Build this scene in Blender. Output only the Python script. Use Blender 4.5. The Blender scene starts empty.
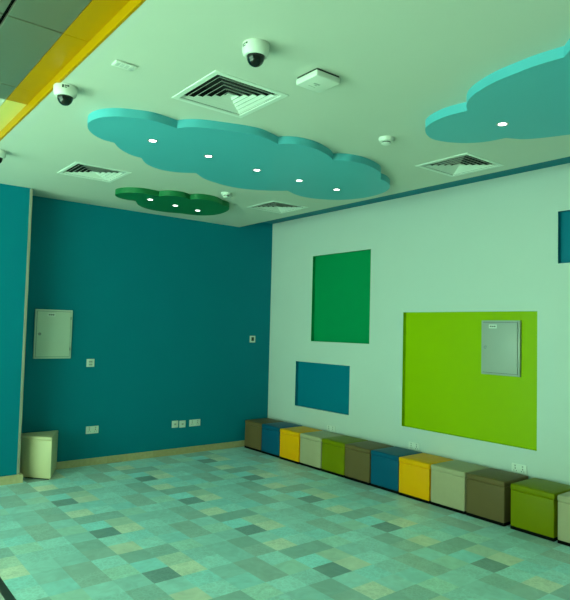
import bpy, bmesh, math, random
from mathutils import Vector, Matrix

random.seed(7)
scene = bpy.context.scene
COL = scene.collection
H = 3.068            # ceiling height
SLOT_X, SLOT_Z = -0.585, 3.19
CLOUD_T = 0.057

# ---------------------------------------------------------------- materials
def lin(r, g, b):
    def f(c):
        c /= 255.0
        return c / 12.92 if c <= 0.04045 else ((c + 0.055) / 1.055) ** 2.4
    return (f(r), f(g), f(b), 1.0)

def mat(name, col, rough=0.55, metal=0.0, spec=0.5, noise=0.0, nscale=8.0, bump=0.0, bscale=200.0, emit=None, estr=0.0, coat=0.0):
    m = bpy.data.materials.new(name)
    m.use_nodes = True
    nt = m.node_tree
    b = nt.nodes['Principled BSDF']
    b.inputs['Base Color'].default_value = col
    b.inputs['Roughness'].default_value = rough
    b.inputs['Metallic'].default_value = metal
    b.inputs['Specular IOR Level'].default_value = spec
    b.inputs['Coat Weight'].default_value = coat
    tc = nt.nodes.new('ShaderNodeTexCoord')
    if noise > 0:
        n = nt.nodes.new('ShaderNodeTexNoise')
        n.inputs['Scale'].default_value = nscale
        n.inputs['Detail'].default_value = 4
        nt.links.new(tc.outputs['Object'], n.inputs['Vector'])
        mx = nt.nodes.new('ShaderNodeMix')
        mx.data_type = 'RGBA'
        mx.inputs['A'].default_value = tuple(c * (1 - noise) for c in col[:3]) + (1,)
        mx.inputs['B'].default_value = tuple(min(1, c * (1 + noise)) for c in col[:3]) + (1,)
        nt.links.new(n.outputs['Fac'], mx.inputs['Factor'])
        nt.links.new(mx.outputs['Result'], b.inputs['Base Color'])
    if bump > 0:
        n2 = nt.nodes.new('ShaderNodeTexNoise')
        n2.inputs['Scale'].default_value = bscale
        n2.inputs['Detail'].default_value = 3
        nt.links.new(tc.outputs['Object'], n2.inputs['Vector'])
        bp = nt.nodes.new('ShaderNodeBump')
        bp.inputs['Strength'].default_value = bump
        bp.inputs['Distance'].default_value = 0.002
        nt.links.new(n2.outputs['Fac'], bp.inputs['Height'])
        nt.links.new(bp.outputs['Normal'], b.inputs['Normal'])
    if emit:
        b.inputs['Emission Color'].default_value = emit
        b.inputs['Emission Strength'].default_value = estr
    return m

M = {}
M['ceiling'] = mat('ceiling_paint', (0.655, 0.655, 0.585, 1), 0.6, noise=0.02, nscale=3)
M['white_wall'] = mat('white_wall_paint', (0.635, 0.665, 0.635, 1), 0.55, noise=0.02, nscale=3, bump=0.05)
M['teal'] = mat('teal_wall_paint', (0.0, 0.20, 0.285, 1), 0.5, spec=0.10, noise=0.04, nscale=2.5, bump=0.05)
M['teal_niche'] = mat('teal_niche_paint', (0.0, 0.18, 0.275, 1), 0.45, spec=0.1, noise=0.03)
M['green_niche'] = mat('green_niche_paint', (0.0, 0.265, 0.090, 1), 0.45, spec=0.1, noise=0.03)
M['lime'] = mat('lime_niche_paint', (0.36, 0.505, 0.0, 1), 0.25, spec=0.15, noise=0.02, nscale=2)
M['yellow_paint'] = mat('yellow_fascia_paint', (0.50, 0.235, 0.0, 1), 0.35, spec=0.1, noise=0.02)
M['pale_yellow'] = mat('pale_yellow_soffit', (0.80, 0.62, 0.16, 1), 0.4, noise=0.02)
M['cloud_teal'] = mat('turquoise_cloud_paint', (0.09, 0.455, 0.555, 1), 0.5, noise=0.02, nscale=3)
M['cloud_green'] = mat('dark_green_cloud_paint', (0.0, 0.17, 0.05, 1), 0.5, noise=0.03, nscale=3)
M['plastic'] = mat('white_plastic', (0.78, 0.78, 0.72, 1), 0.4)
M['plastic_grey'] = mat('grey_plastic', (0.42, 0.43, 0.40, 1), 0.45)
M['plastic_shade'] = mat('light_grey_plastic', (0.60, 0.61, 0.57, 1), 0.45)
M['vent'] = mat('white_vent_enamel', (0.80, 0.82, 0.76, 1), 0.4)
M['duct'] = mat('dark_duct', (0.012, 0.012, 0.012, 1), 0.8)
M['dome'] = mat('smoked_dome', (0.004, 0.006, 0.006, 1), 0.12)
M['dark'] = mat('dark_print_and_shade', (0.02, 0.025, 0.02, 1), 0.5)
M['panel'] = mat('panel_enamel', (0.66, 0.68, 0.58, 1), 0.4, noise=0.02)
M['panel_grey'] = mat('grey_panel_enamel', (0.43, 0.43, 0.40, 1), 0.35, noise=0.05, nscale=6)
M['steel'] = mat('steel_hardware', (0.35, 0.35, 0.33, 1), 0.3, metal=0.8)
M['cream_trim'] = mat('cream_corner_trim', (0.34, 0.31, 0.24, 1), 0.5, noise=0.08, nscale=10)
M['stool'] = mat('cream_leatherette', (0.62, 0.51, 0.30, 1), 0.5, noise=0.03, bump=0.15, bscale=300)
M['black_base'] = mat('black_base', (0.004, 0.004, 0.004, 1), 0.8, spec=0.05)
M['threshold'] = mat('dark_threshold_strip', (0.05, 0.05, 0.045, 1), 0.4)
M['corridor'] = mat('pale_stone', (0.62, 0.60, 0.55, 1), 0.35, noise=0.06, nscale=4)
M['back_wall'] = mat('offwhite_back_wall', (0.55, 0.56, 0.53, 1), 0.6, noise=0.03)
M['metal_tile'] = mat('brushed_metal_tile', (0.46, 0.40, 0.28, 1), 0.30, metal=0.75, noise=0.08, nscale=1.5)
M['lens'] = mat('glowing_downlight', (1, 1, 1, 1), 0.3, emit=(1.0, 0.98, 0.95, 1), estr=9.0)
M['lens_trim'] = mat('downlight_trim', (0.40, 0.42, 0.42, 1), 0.35, metal=0.5)
M['frame'] = mat('dark_window_frame', (0.10, 0.10, 0.10, 1), 0.4, metal=0.5)
def leather(n, c): return mat(n, c, 0.42, spec=0.1, noise=0.05, nscale=14, bump=0.25, bscale=260)
M['brown'] = leather('brown_leatherette', (0.165, 0.10, 0.042, 1))
M['blue'] = leather('blue_leatherette', (0.002, 0.092, 0.18, 1))
M['yellow'] = leather('yellow_leatherette', (0.98, 0.38, 0.0, 1))
M['grey'] = leather('grey_leatherette', (0.45, 0.36, 0.23, 1))
M['green'] = leather('lime_leatherette', (0.20, 0.20, 0.0, 1))

# travertine skirting: long tiles of slightly different tan
def skirting_mat():
    m = bpy.data.materials.new('travertine_skirting'); m.use_nodes = True
    nt = m.node_tree; b = nt.nodes['Principled BSDF']
    b.inputs['Roughness'].default_value = 0.4
    g = nt.nodes.new('ShaderNodeNewGeometry'); sx = nt.nodes.new('ShaderNodeSeparateXYZ')
    nt.links.new(g.outputs['Position'], sx.inputs[0])
    a = nt.nodes.new('ShaderNodeMath'); a.operation = 'ADD'
    nt.links.new(sx.outputs['X'], a.inputs[0]); nt.links.new(sx.outputs['Y'], a.inputs[1])
    d = nt.nodes.new('ShaderNodeMath'); d.operation = 'DIVIDE'; d.inputs[1].default_value = 0.6
    nt.links.new(a.outputs[0], d.inputs[0])
    fl = nt.nodes.new('ShaderNodeMath'); fl.operation = 'FLOOR'; nt.links.new(d.outputs[0], fl.inputs[0])
    wn = nt.nodes.new('ShaderNodeTexWhiteNoise'); wn.noise_dimensions = '1D'
    nt.links.new(fl.outputs[0], wn.inputs['W'])
    no = nt.nodes.new('ShaderNodeTexNoise'); no.inputs['Scale'].default_value = 30
    nt.links.new(g.outputs['Position'], no.inputs['Vector'])
    av = nt.nodes.new('ShaderNodeMath'); av.operation = 'ADD'
    nt.links.new(wn.outputs['Value'], av.inputs[0]); nt.links.new(no.outputs['Fac'], av.inputs[1])
    cr = nt.nodes.new('ShaderNodeValToRGB')
    cr.color_ramp.elements[0].position = 0.3; cr.color_ramp.elements[0].color = (0.50, 0.37, 0.19, 1)
    cr.color_ramp.elements[1].position = 1.0; cr.color_ramp.elements[1].color = (0.70, 0.56, 0.33, 1)
    h = nt.nodes.new('ShaderNodeMath'); h.operation = 'MULTIPLY'; h.inputs[1].default_value = 0.6
    nt.links.new(av.outputs[0], h.inputs[0]); nt.links.new(h.outputs[0], cr.inputs[0])
    nt.links.new(cr.outputs[0], b.inputs['Base Color'])
    return m
M['skirting'] = skirting_mat()

# patchwork vinyl floor: a 5 x 5 block of 0.2 m squares repeated with a two-square shift
DK = (0.27, 0.38, 0.40); CR = (0.83, 0.82, 0.71); LT = (0.53, 0.80, 0.82); BT = (0.45, 0.77, 0.81)
MT = (0.47, 0.71, 0.73); GB = (0.46, 0.59, 0.58); DG = (0.40, 0.56, 0.56); CG = (0.57, 0.78, 0.74); CT = (0.66, 0.74, 0.66); CY = (0.47, 0.84, 0.90)
CELLS = [  # CELLS[a][b]
    [DK, LT, CR, DG, CY],
    [CR, BT, LT, DG, CT],
    [LT, MT, BT, CG, MT],
    [MT, GB, GB, LT, MT],
    [GB, LT, CG, MT, DG]]
def floor_mat():
    m = bpy.data.materials.new('patchwork_vinyl'); m.use_nodes = True
    nt = m.node_tree; N = nt.nodes; L = nt.links
    b = N['Principled BSDF']
    def math_(op, a, c=None, d=None):
        n = N.new('ShaderNodeMath'); n.operation = op
        for i, v in enumerate((a, c, d)):
            if v is None: continue
            if isinstance(v, (int, float)): n.inputs[i].default_value = v
            else: L.new(v, n.inputs[i])
        return n.outputs[0]
    g = N.new('ShaderNodeNewGeometry'); s = N.new('ShaderNodeSeparateXYZ'); L.new(g.outputs['Position'], s.inputs[0])
    fx = math_('DIVIDE', math_('ADD', s.outputs['X'], 2.30 + 0.0995), 0.199)
    fy = math_('DIVIDE', math_('SUBTRACT', -2.872 + 0.098, s.outputs['Y']), 0.196)
    i = math_('FLOOR', fx); j = math_('FLOOR', fy)
    k = math_('FLOOR', math_('DIVIDE', math_('ADD', i, 0.5), 5.0))
    a = math_('SUBTRACT', i, math_('MULTIPLY', k, 5.0))
    bb = math_('FLOORED_MODULO', math_('ADD', math_('SUBTRACT', j, math_('MULTIPLY', k, 3.0)), 0.5), 5.0)
    bb = math_('FLOOR', bb)
    idx = math_('DIVIDE', math_('ADD', math_('ADD', math_('MULTIPLY', a, 5.0), bb), 0.5), 25.0)
    cr = N.new('ShaderNodeValToRGB'); R = cr.color_ramp; R.interpolation = 'CONSTANT'
    while len(R.elements) < 25: R.elements.new(0.5)
    for q in range(25):
        R.elements[q].position = q / 25.0
    for q in range(25):
        R.elements[q].color = CELLS[q // 5][q % 5] + (1,)
    L.new(idx, cr.inputs[0])
    # faded print and marbling
    n1 = N.new('ShaderNodeTexNoise'); n1.inputs['Scale'].default_value = 9; n1.inputs['Detail'].default_value = 6; n1.inputs['Distortion'].default_value = 1.2
    L.new(g.outputs['Position'], n1.inputs['Vector'])
    n2 = N.new('ShaderNodeTexVoronoi'); n2.inputs['Scale'].default_value = 30; n2.feature = 'DISTANCE_TO_EDGE'
    L.new(g.outputs['Position'], n2.inputs['Vector'])
    line = math_('LESS_THAN', n2.outputs['Distance'], 0.11)
    cv = N.new('ShaderNodeCombineXYZ'); L.new(i, cv.inputs[0]); L.new(j, cv.inputs[1])
    wn = N.new('ShaderNodeTexWhiteNoise'); wn.noise_dimensions = '2D'; L.new(cv.outputs[0], wn.inputs['Vector'])
    pr = math_('MULTIPLY', math_('MULTIPLY', line, math_('GREATER_THAN', wn.outputs['Value'], 0.45)), 0.11)
    f = math_('ADD', math_('MULTIPLY', n1.outputs['Fac'], 0.50), 0.75)
    f = math_('ADD', f, pr)
    vm = N.new('ShaderNodeVectorMath'); vm.operation = 'SCALE'; L.new(cr.outputs[0], vm.inputs[0]); L.new(f, vm.inputs['Scale'])
    L.new(vm.outputs[0], b.inputs['Base Color'])
    b.inputs['Roughness'].default_value = 0.38
    b.inputs['Specular IOR Level'].default_value = 0.45
    return m
M['floor'] = floor_mat()

# ---------------------------------------------------------------- mesh helpers
def link(name, bm, mats, parent=None, loc=None, smooth=False, angle=35):
    me = bpy.data.meshes.new(name)
    bmesh.ops.recalc_face_normals(bm, faces=bm.faces)
    bm.to_mesh(me); bm.free()
    for m in (mats if isinstance(mats, (list, tuple)) else [mats]): me.materials.append(m)
    o = bpy.data.objects.new(name, me); COL.objects.link(o)
    if parent: o.parent = parent
    if loc: o.location = loc
    if smooth:
        for p in me.polygons: p.use_smooth = True
        if angle < 180:
            me.set_sharp_from_angle(angle=math.radians(angle))
    return o

def box(bm, x0, x1, y0, y1, z0, z1, bev=0.0, seg=2, mi=0):
    vs = [bm.verts.new((x, y, z)) for x in (x0, x1) for y in (y0, y1) for z in (z0, z1)]
    F = [(0, 1, 3, 2), (4, 6, 7, 5), (0, 4, 5, 1), (2, 3, 7, 6), (0, 2, 6, 4), (1, 5, 7, 3)]
    fs = [bm.faces.new([vs[i] for i in f]) for f in F]
    for f in fs: f.material_index = mi
    if bev > 0:
        es = list({e for f in fs for e in f.edges})
        r = bmesh.ops.bevel(bm, geom=es, offset=bev, segments=seg, profile=0.5, affect='EDGES')
        for f in r['faces']: f.material_index = mi
    return vs

def lathe(bm, prof, n=32, cx=0, cy=0, cap=True):
    rings = []
    for r, z in prof:
        if r < 1e-6: rings.append([bm.verts.new((cx, cy, z))])
        else: rings.append([bm.verts.new((cx + r * math.cos(2 * math.pi * k / n), cy + r * math.sin(2 * math.pi * k / n), z)) for k in range(n)])
    for A, B in zip(rings, rings[1:]):
        for k in range(n):
            if len(A) == 1: bm.faces.new((A[0], B[k], B[(k + 1) % n]))
            elif len(B) == 1: bm.faces.new((A[k], A[(k + 1) % n], B[0]))
            else: bm.faces.new((A[k], A[(k + 1) % n], B[(k + 1) % n], B[k]))
    if cap:
        for R in (rings[0], rings[-1]):
            if len(R) > 2: bm.faces.new(R)

def prism(bm, pts, z0, z1):
    lo = [bm.verts.new((x, y, z0)) for x, y in pts]; hi = [bm.verts.new((x, y, z1)) for x, y in pts]
    bm.faces.new(lo); bm.faces.new(hi)
    n = len(pts)
    for k in range(n): bm.faces.new((lo[k], lo[(k + 1) % n], hi[(k + 1) % n], hi[k]))

def holed(bm, us, vs, holes, put, mi=0):
    """grid of quads over the cut lines us x vs without the holes; put(u, v) -> 3D"""
    us = sorted(set(us + [h[0] for h in holes] + [h[1] for h in holes]))
    vs = sorted(set(vs + [h[2] for h in holes] + [h[3] for h in holes]))
    cache = {}
    def V(u, v):
        if (u, v) not in cache: cache[(u, v)] = bm.verts.new(put(u, v))
        return cache[(u, v)]
    for a, b in zip(us, us[1:]):
        for c, d in zip(vs, vs[1:]):
            mu, mv = (a + b) / 2, (c + d) / 2
            if any(h[0] < mu < h[1] and h[2] < mv < h[3] for h in holes): continue
            bm.faces.new((V(a, c), V(b, c), V(b, d), V(a, d))).material_index = mi

def thing(name, label, cat, loc=(0, 0, 0), rotz=0, group=None):
    o = bpy.data.objects.new(name, None); COL.objects.link(o)
    o.location = loc; o.rotation_euler = (0, 0, rotz); o.empty_display_size = 0.05
    o['label'] = label; o['category'] = cat
    if group: o['group'] = group
    return o

def tag(o, label, cat, group=None):
    o['label'] = label; o['category'] = cat
    if group: o['group'] = group
    return o

def struct(name, bm, mats, label=None, parent=None):
    o = link(name, bm, mats, parent)
    if not parent: o['kind'] = 'structure'
    if label: o['label'] = label
    return o

def dup(root, loc, label, rotz=None, group=None):
    r = root.copy(); COL.objects.link(r); r.location = loc; r['label'] = label
    if rotz is not None: r.rotation_euler = (0, 0, rotz)
    if group: r['group'] = group
    for ch in list(root.children):
        c = ch.copy(); COL.objects.link(c); c.parent = r
        for g in list(ch.children):
            d = g.copy(); COL.objects.link(d); d.parent = c
    return r

# ---------------------------------------------------------------- the setting
YB, XW = -10.0, -9.0          # back of the shop, outer wall of the corridor
bm = bmesh.new(); box(bm, -4.162, 0.12, YB, 0.10, -0.10, 0.0)
struct('floor', bm, M['floor'], 'patchwork vinyl floor of small green, cream and grey squares')
bm = bmesh.new(); box(bm, -4.215, -4.162, YB, -0.36, -0.10, 0.002)
struct('trim_1', bm, M['threshold'], 'dark threshold strip at the edge of the patchwork floor')
bm = bmesh.new(); box(bm, XW, -4.215, YB, -0.30, -0.10, 0.0)
struct('floor_corridor', bm, M['corridor'], 'pale stone floor beyond the dark threshold strip')

# teal end wall, with skirting
bm = bmesh.new(); box(bm, -3.60, 0.12, 0.0, 0.12, 0.0, SLOT_Z + 0.02)
struct('wall_back', bm, M['teal'], 'dark teal end wall')
bm = bmesh.new(); box(bm, -3.46, -0.0, -0.014, 0.0, 0.0, 0.083, 0.003, 1)
struct('baseboard_back', bm, M['skirting'], 'tan stone skirting under the teal end wall')
# the nearer teal wall at the left edge
bm = bmesh.new(); box(bm, XW, -3.46, -0.365, 0.12, 0.0, 3.14)
wl = struct('wall_left', bm, M['teal'], 'brighter teal wall end standing forward at the left')
bm = bmesh.new(); box(bm, -3.484, -3.457, -0.369, -0.330, 0.083, H - 0.002, 0.002, 1)
struct('corner_trim', bm, M['cream_trim'], 'cream corner strip', wl)
bm = bmesh.new(); box(bm, -4.16, -3.426, -0.392, -0.365, 0.0, 0.086, 0.003, 1); box(bm, -3.46, -3.426, -0.365, -0.015, 0.0, 0.086, 0.003, 1)
struct('baseboard_left', bm, M['skirting'], 'tan stone skirting round the forward teal wall')

# white wall with four coloured niches
ND = 0.048
niches = [(-1.980, -0.918, 1.500, 2.638, 'green_niche', 'green recessed niche, tall rectangle high on the white wall'),
          (-1.660, -0.612, 0.6145, 1.218, 'teal_niche', 'teal recessed niche, low rectangle above the ottomans'),
          (-4.078, -2.495, 0.605, 1.874, 'lime', 'large lime green recessed niche'),
          (-5.40, -4.268, 2.299, 2.769, 'teal_niche', 'teal recessed niche at the right edge, high up')]
bm = bmesh.new()
holed(bm, [YB, 0.0], [0.0, SLOT_Z], [n[:4] for n in niches], lambda u, v: (0.0, u, v))
box(bm, ND + 0.012, 0.12, YB, 0.12, 0.0, SLOT_Z + 0.02)
wr = struct('wall_right', bm, M['white_wall'], 'white wall with coloured recessed niches')
for y0, y1, z0, z1, m, lab in niches:
    bm = bmesh.new()
    a = [bm.verts.new((0.0, y, z)) for y, z in ((y0, z0), (y1, z0), (y1, z1), (y0, z1))]
    b = [bm.verts.new((ND, y, z)) for y, z in ((y0, z0), (y1, z0), (y1, z1), (y0, z1))]
    c = [bm.verts.new((ND + 0.012, y, z)) for y, z in ((y0, z0), (y1, z0), (y1, z1), (y0, z1))]
    bm.faces.new(b)
    for k in range(4): bm.faces.new((a[k], a[(k + 1) % 4], b[(k + 1) % 4], b[k]))
    struct('niche', bm, M[m], lab, wr)
bm = bmesh.new(); box(bm, -0.014, 0.0, YB, -0.02, 0.0, 0.083, 0.003, 1)
struct('baseboard_right', bm, M['skirting'], 'tan stone skirting under the white wall')

# ceiling with vent holes
V_SIZE = 0.2225
vents = [(-3.262, -3.872), (-3.214, -1.478), (-1.035, -1.465), (-0.992, -3.922)]
bm = bmesh.new()
holes = [(x - V_SIZE, x + V_SIZE, y - V_SIZE, y + V_SIZE) for x, y in vents]
holed(bm, [-4.130, SLOT_X], [YB, 0.0], holes, lambda u, v: (u, v, H))
for x in (SLOT_X,):
    q = [bm.verts.new(p) for p in ((x, YB, H), (x, 0, H), (x, 0, SLOT_Z), (x, YB, SLOT_Z))]
    bm.faces.new(q).material_index = 1
box(bm, SLOT_X, 0.0, YB, 0.0, SLOT_Z, SLOT_Z + 0.02, mi=1)
box(bm, -4.13, 0.1, YB, 0.0, SLOT_Z + 0.14, SLOT_Z + 0.16)
struct('ceiling', bm, [M['ceiling'], M['teal']], 'white plaster ceiling with a teal slot along the white wall')

# yellow fascia and soffit at the shop front
ZT = 3.125
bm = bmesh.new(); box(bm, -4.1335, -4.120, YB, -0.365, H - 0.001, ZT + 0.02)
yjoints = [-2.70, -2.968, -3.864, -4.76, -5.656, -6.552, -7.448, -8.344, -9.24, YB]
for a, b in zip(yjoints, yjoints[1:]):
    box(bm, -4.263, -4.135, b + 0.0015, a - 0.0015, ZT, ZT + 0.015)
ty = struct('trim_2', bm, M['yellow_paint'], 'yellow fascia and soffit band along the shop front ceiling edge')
bm = bmesh.new(); box(bm, -4.263, -4.135, -2.699, -0.365, ZT, ZT + 0.015)  # end of the soffit in a paler yellow than the rest
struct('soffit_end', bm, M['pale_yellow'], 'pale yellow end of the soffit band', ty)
# metal tiles of the corridor ceiling over a dark void
bm = bmesh.new()
xj = [-4.266, -4.539, -5.435, -6.331, -7.227, -8.123, XW]
for a, b in zip(xj, xj[1:]):
    for c, d in zip(yjoints, yjoints[1:]):
        box(bm, b + 0.010, a - 0.010 if a < -4.3 else a, d + 0.006, c - 0.006 if c < -2.75 else c, ZT, ZT + 0.02, 0.002, 1)
mc = struct('ceiling_corridor', bm, M['metal_tile'], 'grey metal tile ceiling with dark joints')
bm = bmesh.new(); box(bm, XW, -4.12, YB, -0.36, ZT + 0.021, ZT + 0.05)
struct('joint_backing', bm, M['black_base'], 'dark void showing in the joints', mc)
bm = bmesh.new(); box(bm, XW, -4.266, -2.699, -0.365, ZT, ZT + 0.015)
struct('ceiling_plaster', bm, M['ceiling'], 'white plaster ceiling beyond the metal tiles')

# rear wall; outer wall with an unseen window frame added for the daylight
bm = bmesh.new(); box(bm, XW, 0.12, YB - 0.12, YB, 0.0, SLOT_Z + 0.02)
struct('wall_front', bm, M['back_wall'])
bm = bmesh.new()
WZ0, WZ1, WY0, WY1 = 0.10, 2.95, -6.4, -0.5
holed(bm, [YB, -0.36], [0.0, ZT + 0.05], [(WY0, WY1, WZ0, WZ1)], lambda u, v: (XW, u, v))
struct('wall_outer', bm, M['back_wall'])
bm = bmesh.new()
for k in range(5):
    y = WY0 + (WY1 - WY0) * k / 4
    box(bm, XW - 0.06, XW, max(WY0, y - 0.03), min(WY1, y + 0.03), WZ0, WZ1)
for z in (WZ0, 2.3, WZ1 - 0.06): box(bm, XW - 0.06, XW, WY0, WY1, z, z + 0.06)
struct('added_window_1', bm, M['frame'], 'tall unglazed window frame out of view, added for the daylight')

# ---------------------------------------------------------------- ceiling clouds and downlights
def smooth_seg(P, n=7):
    out = []
    Q = [P[0]] + P + [P[-1]]
    for i in range(1, len(Q) - 2):
        p0, p1, p2, p3 = [Vector(q) for q in Q[i - 1:i + 3]]
        for s in range(n):
            t = s / n
            v = 0.5 * ((2 * p1) + (p2 - p0) * t + (2 * p0 - 5 * p1 + 4 * p2 - p3) * t * t + (3 * p1 - p0 - 3 * p2 + p3) * t ** 3)
            out.append((v.x, v.y))
    return out

def cloud(name, segs, m, label, t=CLOUD_T):
    pts = []
    for s in segs: pts += smooth_seg(s)
    bm = bmesh.new(); prism(bm, pts, H - t, H)
    bmesh.ops.remove_doubles(bm, verts=bm.verts, dist=1e-4)
    o = link(name, bm, m, smooth=True, angle=28)
    return tag(o, label, 'ceiling cloud', 'cloud shaped ceiling panels')

C1 = [[(-3.5, -2.663), (-3.592, -2.675), (-3.69, -2.745), (-3.766, -2.849), (-3.804, -2.975), (-3.784, -3.108), (-3.715, -3.202), (-3.614, -3.262), (-3.485, -3.300), (-3.302, -3.275)],
      [(-3.302, -3.275), (-3.255, -3.345), (-3.169, -3.411), (-2.997, -3.475), (-2.859, -3.517), (-2.741, -3.523), (-2.576, -3.472)],
      [(-2.576, -3.472), (-2.528, -3.53), (-2.43, -3.573), (-2.278, -3.572), (-2.093, -3.506), (-1.997, -3.443)],
      [(-1.997, -3.443), (-1.952, -3.490), (-1.862, -3.532), (-1.702, -3.537), (-1.496, -3.478), (-1.378, -3.392), (-1.287, -3.304)],
      [(-1.287, -3.304), (-1.191, -3.283), (-1.056, -3.208), (-0.943, -3.088), (-0.867, -2.908), (-0.86, -2.664), (-0.96, -2.449), (-1.137, -2.323), (-1.295, -2.284), (-1.438, -2.301), (-1.607, -2.375)],
      [(-1.607, -2.375), (-1.739, -2.255), (-1.91, -2.159), (-2.072, -2.12), (-2.254, -2.14), (-2.446, -2.202), (-2.61, -2.327)],
      [(-2.61, -2.327), (-2.716, -2.248), (-2.807, -2.216), (-2.911, -2.215), (-3.059, -2.287), (-3.175, -2.43)],
      [(-3.175, -2.43), (-3.271, -2.451), (-3.4, -2.539), (-3.5, -2.663)]]
C2 = [[(-2.507, -0.831), (-2.613, -0.816), (-2.72, -0.86), (-2.79, -0.95), (-2.79, -1.06), (-2.73, -1.16), (-2.606, -1.235), (-2.425, -1.225)],
      [(-2.425, -1.225), (-2.386, -1.307), (-2.322, -1.357), (-2.218, -1.375), (-2.114, -1.325)],
      [(-2.114, -1.325), (-2.065, -1.413), (-1.959, -1.446), (-1.836, -1.426), (-1.71, -1.336)],
      [(-1.71, -1.336), (-1.60, -1.29), (-1.52, -1.18), (-1.47, -1.032), (-1.453, -0.852), (-1.50, -0.693), (-1.626, -0.583), (-1.8, -0.556)],
      [(-1.8, -0.556), (-1.973, -0.494), (-2.194, -0.508), (-2.377, -0.63), (-2.507, -0.831)]]
C3 = [[(-1.498, -4.662), (-1.529, -4.518), (-1.596, -4.419), (-1.699, -4.345), (-1.828, -4.307), (-1.937, -4.332), (-2.047, -4.401), (-2.102, -4.478), (-2.135, -4.574), (-2.142, -4.673), (-2.123, -4.78)],
      [(-2.123, -4.78), (-2.220, -4.842), (-2.296, -4.928), (-2.347, -5.041), (-2.376, -5.142), (-2.388, -5.261), (-2.394, -5.371), (-2.378, -5.505)],
      [(-2.378, -5.505), (-2.46, -5.60), (-2.50, -5.76), (-2.47, -5.95), (-2.36, -6.10), (-2.18, -6.16)],
      [(-2.18, -6.16), (-2.08, -6.30), (-1.90, -6.37), (-1.70, -6.33), (-1.58, -6.20)],
      [(-1.58, -6.20), (-1.42, -6.16), (-1.28, -6.02), (-1.22, -5.84), (-1.26, -5.66)],
      [(-1.26, -5.66), (-1.17, -5.50), (-1.15, -5.32), (-1.19, -5.15), (-1.264, -4.96), (-1.32, -4.83), (-1.39, -4.725), (-1.498, -4.662)]]
cloud('ceiling_cloud', C1, M['cloud_teal'], 'long turquoise cloud panel on the ceiling with five downlights')
cloud('ceiling_cloud', C2, M['cloud_green'], 'small dark green cloud panel on the ceiling with three downlights')
cloud('ceiling_cloud', C3, M['cloud_teal'], 'turquoise cloud panel cut by the right edge with one downlight in view')

def make_downlight():
    t = thing('downlight', '', 'ceiling light', group='round downlights in the cloud panels')
    bm = bmesh.new(); lathe(bm, [(0.040, 0.0), (0.040, -0.002), (0.034, -0.0035), (0.026, -0.002), (0.026, 0.0)], 28, cap=False)
    link('trim_ring', bm, M['lens_trim'], t, smooth=True)
    bm = bmesh.new(); lathe(bm, [(0.026, -0.0015), (0.015, -0.0025), (0, -0.003)], 28, cap=False)
    link('lens', bm, M['lens'], t, smooth=True)
    return t
DL = [(-3.305, -2.907, 'leftmost downlight in the long turquoise ceiling cloud'),
      (-2.797, -2.853, 'second downlight from the left in the long turquoise ceiling cloud'),
      (-2.275, -2.786, 'middle downlight of five in the long turquoise ceiling cloud'),
      (-1.783, -2.762, 'fourth downlight from the left in the long turquoise ceiling cloud'),
      (-1.301, -2.749, 'rightmost downlight in the long turquoise ceiling cloud'),
      (-2.423, -1.018, 'left downlight in the small dark green ceiling cloud'),
      (-2.077, -0.932, 'middle downlight in the small dark green ceiling cloud'),
      (-1.752, -0.867, 'right downlight in the small dark green ceiling cloud'),
      (-1.763, -4.796, 'single downlight in the turquoise cloud at the right edge')]
d0 = make_downlight()
for k, (x, y, lab) in enumerate(DL):
    d = d0 if k == 0 else dup(d0, (x, y, H - CLOUD_T), lab)
    d.location = (x, y, H - CLOUD_T); d['label'] = lab

# ---------------------------------------------------------------- air vents
def make_vent():
    t = thing('air_vent', '', 'air vent', group='square ceiling air diffusers')
    def ring(bm, a, za, b, zb):
        A = [bm.verts.new((sx * a, sy * a, za)) for sx, sy in ((-1, -1), (1, -1), (1, 1), (-1, 1))]
        B = [bm.verts.new((sx * b, sy * b, zb)) for sx, sy in ((-1, -1), (1, -1), (1, 1), (-1, 1))]
        for k in range(4): bm.faces.new((A[k], A[(k + 1) % 4], B[(k + 1) % 4], B[k]))
    bm = bmesh.new()
    ring(bm, 0.260, 0.0, 0.258, -0.005); ring(bm, 0.258, -0.005, 0.226, -0.005); ring(bm, 0.226, -0.005, 0.214, 0.018)
    link('frame', bm, M['vent'], t)
    for k in range(5):
        o = 0.200 - k * 0.039
        bm = bmesh.new()
        ring(bm, o, -0.003, o - 0.015, 0.010); ring(bm, o - 0.003, -0.003, o - 0.018, 0.010); ring(bm, o, -0.003, o - 0.003, -0.003); ring(bm, o - 0.015, 0.010, o - 0.018, 0.010)
        link('louvre', bm, M['vent'], t)
    bm = bmesh.new(); box(bm, -0.020, 0.020, -0.020, 0.020, 0.004, 0.008)
    link('centre_plate', bm, M['vent'], t)
    bm = bmesh.new(); ring(bm, 0.222, 0.001, 0.222, 0.11)
    bm.faces.new([bm.verts.new((sx * 0.222, sy * 0.222, 0.11)) for sx, sy in ((-1, -1), (1, -1), (1, 1), (-1, 1))])
    link('duct_box', bm, M['duct'], t)
    return t
VL = ['large square air vent nearest the viewer, above the long turquoise cloud',
      'square air vent at the left, beside the small dark green cloud',
      'square air vent farthest away, near the corner behind the long turquoise cloud',
      'square air vent at the right, between turquoise cloud and white wall']
v0 = make_vent()
for k, (x, y) in enumerate(vents):
    v = v0 if k == 0 else dup(v0, (x, y, H), VL[k])
    v.location = (x, y, H); v['label'] = VL[k]

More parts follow.
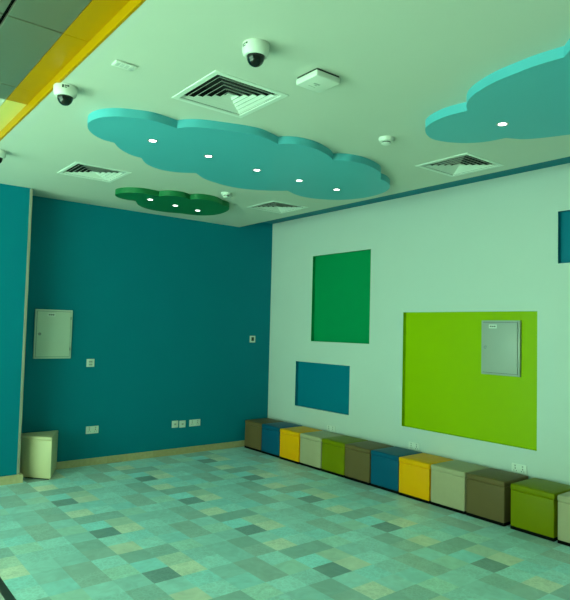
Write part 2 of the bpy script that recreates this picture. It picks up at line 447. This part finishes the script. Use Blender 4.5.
# ---------------------------------------------------------------- cameras, detectors, access point
def make_camera():
    t = thing('dome_camera', '', 'security camera', group='dome security cameras on the ceiling')
    bm = bmesh.new(); lathe(bm, [(0.066, 0.002), (0.068, -0.004), (0.068, -0.034), (0.064, -0.050), (0.056, -0.060), (0.047, -0.062), (0.046, -0.058)], 36, cap=False)
    link('mount_housing', bm, M['plastic'], t, smooth=True)
    bm = bmesh.new(); lathe(bm, [(0.0455, -0.055)] + [(0.0455 * math.cos(a), -0.062 - 0.050 * math.sin(a)) for a in [i * math.pi / 16 for i in range(8)]] + [(0, -0.112)], 32, cap=False)
    link('dome', bm, M['dome'], t, smooth=True)
    bm = bmesh.new()
    for a0, z0, z1 in ((-0.25, -0.028, -0.010), (-0.02, -0.028, -0.022), (-0.02, -0.018, -0.011), (0.18, -0.020, -0.010)):
        R = 0.0686; a1 = a0 + 0.17
        q = [bm.verts.new((R * math.cos(a), R * math.sin(a), z)) for a, z in ((a0, z0), (a1, z0), (a1, z1), (a0, z1))]
        bm.faces.new(q)
    link('marking', bm, M['dark'], t)
    return t
CL = [(-3.522, -4.515, math.radians(178), 'white dome camera with black lens, between large vent and access point'),
      (-4.076, -3.325, math.radians(250), 'white dome camera with black lens beside the yellow fascia'),
      (-4.076, -1.600, math.radians(250), 'white dome camera half cut by the left edge')]
c0 = make_camera()
for k, (x, y, a, lab) in enumerate(CL):
    c = c0 if k == 0 else dup(c0, (x, y, H), lab)
    c.location = (x, y, H); c['label'] = lab; c.rotation_euler = (0, 0, a)

def make_detector():
    t = thing('smoke_detector', '', 'smoke detector', group='white smoke detectors')
    bm = bmesh.new(); lathe(bm, [(0.056, 0.0), (0.056, -0.010), (0.050, -0.026), (0.032, -0.030)], 32, cap=False)
    link('base', bm, M['plastic'], t, smooth=True)
    bm = bmesh.new(); lathe(bm, [(0.032, -0.030), (0.030, -0.038)], 32, cap=False)
    link('sensor_slot', bm, M['duct'], t, smooth=True)
    bm = bmesh.new(); lathe(bm, [(0.036, -0.038), (0.036, -0.043), (0.028, -0.047), (0, -0.048)], 32, cap=False)
    bm2 = bm; lathe(bm2, [(0.036, -0.038), (0.0, -0.038)], 32, cap=False)
    link('cap', bm2, M['plastic'], t, smooth=True)
    return t
s0 = make_detector(); s0.location = (-1.970, -3.985, H); s0['label'] = 'round white smoke detector right of the long turquoise cloud'
dup(s0, (-1.862, -1.652, H), 'round white smoke detector at the right end of the dark green cloud')

ap = thing('access_point', 'square white wireless access point standing off the ceiling', 'access point', (-3.040, -4.440, H))
bm = bmesh.new(); box(bm, -0.088, 0.088, -0.090, 0.090, -0.044, -0.010, 0.006, 3)
link('housing', bm, M['plastic'], ap, smooth=True)
bm = bmesh.new(); box(bm, -0.083, 0.083, -0.083, 0.083, -0.012, 0.0)
link('shadow_gap_bracket', bm, M['dark'], ap)  # bracket widened and blackened to paint shade into the gap
bm = bmesh.new(); box(bm, -0.030, 0.012, -0.006, 0.006, -0.0448, -0.0435); box(bm, -0.012, 0.006, 0.014, 0.020, -0.0448, -0.0435)
box(bm, -0.035, 0.015, 0.040, 0.043, -0.0448, -0.0435)
link('marking', bm, M['plastic_grey'], ap)

cp = thing('ceiling_plate', 'small flat rectangular plate on the ceiling near the yellow fascia', 'ceiling fitting', (-3.930, -3.855, H))
bm = bmesh.new(); box(bm, -0.062, 0.062, -0.036, 0.036, -0.010, 0.0, 0.004, 2)
link('cover', bm, M['plastic'], cp, smooth=True)
bm = bmesh.new()
for k in range(4): box(bm, -0.05 + k * 0.026, -0.032 + k * 0.026, -0.024, 0.018, -0.0112, -0.0098)
link('slot', bm, M['plastic_shade'], cp)

# ---------------------------------------------------------------- electrical cabinets (built facing -y)
def make_cabinet(w, h, depth, label, mark_x, pm):
    t = thing('electrical_cabinet', label, 'electrical panel', group='flush electrical distribution cabinets')
    bm = bmesh.new()
    box(bm, 0, w, -depth, 0, 0, h, 0.003, 2)
    link('frame', bm, pm, t, smooth=True)
    bm = bmesh.new(); box(bm, 0.022, w - 0.022, -depth - 0.010, -depth + 0.001, 0.022, h - 0.022, 0.003, 2)
    d = link('door', bm, pm, t, smooth=True)
    bm = bmesh.new(); box(bm, 0.0185, 0.0215, -depth - 0.0015, -depth + 0.001, 0.0185, h - 0.0185)
    box(bm, w - 0.0215, w - 0.0185, -depth - 0.0015, -depth + 0.001, 0.0185, h - 0.0185)
    box(bm, 0.0185, w - 0.0185, -depth - 0.0015, -depth + 0.001, 0.0185, 0.0215)
    box(bm, 0.0185, w - 0.0185, -depth - 0.0015, -depth + 0.001, h - 0.0215, h - 0.0185)
    link('door_gap', bm, M['dark'], t)
    bm = bmesh.new(); lathe(bm, [(0.017, 0), (0.017, 0.004), (0.012, 0.007), (0, 0.008)], 20, cap=False)
    bmesh.ops.transform(bm, matrix=Matrix.Translation((0.052, -depth - 0.010, h * 0.50)) @ Matrix.Rotation(math.radians(90), 4, 'X'), verts=bm.verts)
    box(bm, 0.049, 0.055, -depth - 0.020, -depth - 0.016, h * 0.50 - 0.013, h * 0.50 + 0.013)
    link('lock', bm, M['steel'], d, smooth=True)
    for z in (0.09, h - 0.11):
        bm = bmesh.new(); box(bm, w - 0.026, w - 0.014, -depth - 0.013, -depth, z, z + 0.035, 0.002, 1)
        link('hinge', bm, M['steel'], t)
    bm = bmesh.new(); box(bm, mark_x, mark_x + 0.085, -depth - 0.0125, -depth - 0.0095, h - 0.078, h - 0.040)
    sg = link('sign_plate', bm, M['plastic'], d)
    bm = bmesh.new()
    for k, (a, b) in enumerate(((0.012, 0.024), (0.028, 0.032), (0.036, 0.046), (0.050, 0.054), (0.058, 0.072))):
        box(bm, mark_x + a, mark_x + b, -depth - 0.0132, -depth - 0.0122, h - 0.066, h - 0.052)
    link('sign_lettering', bm, M['dark'], d)
    return t
e1 = make_cabinet(0.412, 0.552, 0.022, 'white electrical cabinet on the dark teal wall at the left', 0.13, M['panel'])
e1.location = (-3.279, -0.001, 1.253)
e2 = make_cabinet(0.410, 0.530, 0.030, 'grey electrical cabinet inside the lime green niche', 0.09, M['panel_grey'])
e2.location = (ND - 0.001, -3.486, 1.258); e2.rotation_euler = (0, 0, math.radians(-90))

# ---------------------------------------------------------------- switches and sockets (built facing -y, origin at the plate's centre)
def make_socket(w, double, label, loc, rot=0, switch=True):
    t = thing('power_socket', label, 'socket', loc, rot, 'white wall sockets')
    bm = bmesh.new(); box(bm, -w / 2, w / 2, -0.010, 0, -0.043, 0.043, 0.003, 2)
    link('face_plate', bm, M['plastic'], t, smooth=True)
    for cx in ((-w / 4, w / 4) if double else (0,)):
        bm = bmesh.new()
        box(bm, cx - 0.004, cx + 0.004, -0.0108, -0.0095, -0.004, 0.008)
        box(bm, cx - 0.015, cx - 0.009, -0.0108, -0.0095, -0.022, -0.014); box(bm, cx + 0.009, cx + 0.015, -0.0108, -0.0095, -0.022, -0.014)
        link('pin_holes', bm, M['dark'], t)
        bm = bmesh.new(); box(bm, cx - 0.007, cx + 0.007, -0.014, -0.009, 0.018, 0.034, 0.002, 1)
        link('rocker', bm, M['plastic_grey'], t)
    return t
make_socket(0.150, True, 'double socket low on the teal wall, below the white switch', (-2.575, 0, 0.412))
make_socket(0.165, True, 'double socket low on the teal wall, right of the single pair', (-1.202, 0, 0.388))
make_socket(0.150, True, 'double socket on the white wall above the gap of brown and green ottomans', (0, -3.910, 0.412), math.radians(-90))
make_socket(0.150, True, 'double socket on the white wall above the second blue ottoman', (0, -2.680, 0.410), math.radians(-90))
make_socket(0.150, True, 'double socket on the white wall behind the first lime green ottoman', (0, -1.350, 0.405), math.radians(-90))
def make_plate(name, label, cat, loc, s=0.088, group=None):
    t = thing(name, label, cat, loc, group=group)
    bm = bmesh.new(); box(bm, -s / 2, s / 2, -0.010, 0, -s / 2, s / 2, 0.003, 2)
    link('face_plate', bm, M['plastic'], t, smooth=True)
    return t
for x, z, lab in ((-1.492, 0.392, 'left data outlet of the pair low on the teal wall'), (-1.384, 0.386, 'right data outlet of the pair low on the teal wall')):
    t = make_plate('data_outlet', lab, 'outlet', (x, 0, z), group='single data outlets')
    bm = bmesh.new(); box(bm, -0.014, 0.014, -0.0112, -0.0095, -0.012, 0.010)
    link('port', bm, M['plastic_grey'], t)
t = make_plate('light_switch', 'white light switch at mid height on the teal wall', 'switch', (-2.629, 0, 1.197), 0.092)
for dz in (-0.020, 0.014):
    bm = bmesh.new(); box(bm, -0.022, 0.022, -0.014, -0.009, dz - 0.011, dz + 0.011, 0.003, 2)
    link('rocker', bm, M['plastic_grey'], t)
t = make_plate('thermostat', 'white framed thermostat with dark centre near the corner', 'thermostat', (-0.308, 0.002, 1.498), 0.094)
bm = bmesh.new(); box(bm, -0.022, 0.022, -0.0118, -0.0095, -0.026, 0.028, 0.001, 1)
link('screen', bm, M['dark'], t)

# ---------------------------------------------------------------- corner stool (wedge plan)
st = thing('wedge_stool', 'cream wedge shaped stool beside the forward teal wall at the left', 'stool', (0, 0, 0))
plan = [(-3.168, -0.448), (-2.972, -0.022), (-3.40, -0.022), (-3.405, -0.175)]
cx = sum(p[0] for p in plan) / 4; cy = sum(p[1] for p in plan) / 4
def inset(p, d):
    v = Vector((cx - p[0], cy - p[1])); v.normalize(); return (p[0] + v.x * d, p[1] + v.y * d)
def rounded_prism(pl, z0, z1, bev):
    bm = bmesh.new(); prism(bm, pl, z0, z1)
    bmesh.ops.bevel(bm, geom=list(bm.edges), offset=bev, segments=3, profile=0.5, affect='EDGES')
    return bm
link('body', rounded_prism(plan, 0.012, 0.412, 0.008), M['stool'], st, smooth=True)
link('seat_pad', rounded_prism([inset(p, -0.002) for p in plan], 0.410, 0.446, 0.010), M['stool'], st, smooth=True)
bm = bmesh.new(); prism(bm, [inset(p, 0.035) for p in plan], 0.0, 0.014)
link('base', bm, M['black_base'], st)

# ---------------------------------------------------------------- storage ottomans along the white wall (built with the front towards -x)
OD = 0.400
def make_ottoman(m):
    w = 0.388
    t = thing('cube_ottoman', '', 'ottoman', group='cube ottomans along the white wall')
    bm = bmesh.new(); box(bm, 0.003, OD - 0.003, -w / 2 + 0.003, w / 2 - 0.003, 0.025, 0.330, 0.009, 3)
    link('body', bm, m, t, smooth=True)
    # padded lid: soft, slightly crowned
    bm = bmesh.new()
    n = 8
    bx = box(bm, 0.0, OD, -w / 2, w / 2, 0.328, 0.380, 0.013, 4)
    bmesh.ops.subdivide_edges(bm, edges=[e for e in bm.edges if e.calc_length() > 0.2], cuts=5, use_grid_fill=True)
    for v in bm.verts:
        if v.co.z > 0.372:
            u = (v.co.x - OD / 2) / (OD / 2); q = v.co.y / (w / 2)
            v.co.z += 0.010 * max(0, 1 - u * u) * max(0, 1 - q * q)
    link('lid', bm, m, t, smooth=True, angle=180)
    bm = bmesh.new(); box(bm, 0.004, OD - 0.02, -w / 2 + 0.004, w / 2 - 0.004, 0.0, 0.027)
    link('plinth', bm, M['black_base'], t)
    return t
OT = [(-0.076, 'brown', 0.0, 'brown cube ottoman in the corner against the teal wall'),
      (-0.470, 'blue', 0.0, 'blue cube ottoman second from the corner, between brown and yellow'),
      (-0.880, 'yellow', -0.012, 'yellow cube ottoman third from the corner, between blue and grey'),
      (-1.276, 'grey', -0.004, 'grey cube ottoman between the first yellow one and the lime green one'),
      (-1.668, 'green', 0.0, 'lime green cube ottoman under the teal niche, between grey and brown'),
      (-2.058, 'brown', 0.0, 'brown cube ottoman between lime green and blue, left of the lime niche'),
      (-2.452, 'blue', 0.004, 'blue cube ottoman under the left end of the lime green niche'),
      (-2.850, 'yellow', -0.006, 'yellow cube ottoman under the lime green niche, between blue and grey'),
      (-3.246, 'grey', 0.0, 'grey cube ottoman under the cabinet in the lime niche, between yellow and brown'),
      (-3.644, 'brown', 0.0, 'brown cube ottoman third from the right, between grey and lime green'),
      (-4.084, 'green', 0.0, 'lime green cube ottoman second from the right edge'),
      (-4.494, 'grey', 0.0, 'grey cube ottoman cut by the right edge of the view')]
proto = {}
for y, c, dx, lab in OT:
    loc = (-0.452 + dx, y - 0.194, 0.0)
    if c not in proto:
        o = proto[c] = make_ottoman(M[c]); o.location = loc; o['label'] = lab
    else:
        o = dup(proto[c], loc, lab)

# ---------------------------------------------------------------- light
def area(name, loc, rot, sx, sy, power, col):
    l = bpy.data.lights.new(name, 'AREA'); l.shape = 'RECTANGLE'; l.size = sx; l.size_y = sy
    l.energy = power; l.color = col
    o = bpy.data.objects.new(name, l); COL.objects.link(o); o.location = loc; o.rotation_euler = rot
    return o
GREEN = (0.50, 1.0, 0.66)     # green tint put into the colour of the daylight lamps
area('added_daylight', (XW - 0.08, (WY0 + WY1) / 2, (WZ0 + WZ1) / 2), (0, math.radians(-90), 0), WZ1 - WZ0, WY1 - WY0, 400, GREEN)  # added area lamp behind the unseen frame, standing in for daylight
bounce_sun = bpy.data.lights.new('bounce_sun', 'SUN'); bounce_sun.energy = 58; bounce_sun.color = GREEN; bounce_sun.angle = math.radians(2)  # unseen sun added so its bounce off the corridor floor brightens the ceiling
so = bpy.data.objects.new('bounce_sun', bounce_sun); COL.objects.link(so)
so.rotation_euler = Vector((0.60, 0.05, -0.80)).to_track_quat('-Z', 'Y').to_euler()
w = bpy.data.worlds.new('World'); scene.world = w; w.use_nodes = True
bg = w.node_tree.nodes['Background']; bg.inputs['Color'].default_value = (0.5, 1.0, 0.7, 1); bg.inputs['Strength'].default_value = 0.4

# ---------------------------------------------------------------- camera
F_PX, PITCH, ROLL, YAW = 591.03, 0.0494051, 0.0253279, 0.6678810
cam = bpy.data.cameras.new('Camera'); cam.sensor_fit = 'HORIZONTAL'; cam.sensor_width = 36.0
cam.lens = F_PX / 570.0 * 36.0; cam.clip_start = 0.05
co = bpy.data.objects.new('Camera', cam); COL.objects.link(co)
fw = Vector((math.sin(YAW) * math.cos(PITCH), math.cos(YAW) * math.cos(PITCH), math.sin(PITCH)))
r = Vector((math.cos(YAW), -math.sin(YAW), 0)); u = r.cross(fw)
r2 = r * math.cos(ROLL) + u * math.sin(ROLL); u2 = -r * math.sin(ROLL) + u * math.cos(ROLL)
mw = Matrix((r2, u2, -fw)).transposed().to_4x4(); mw.translation = Vector((-5.173679, -6.895628, 1.65))
co.matrix_world = mw
scene.camera = co

vs = scene.view_settings
vs.view_transform = 'Standard'; vs.look = 'None'; vs.gamma = 1.0; vs.use_curve_mapping = False
vs.exposure = 0.0
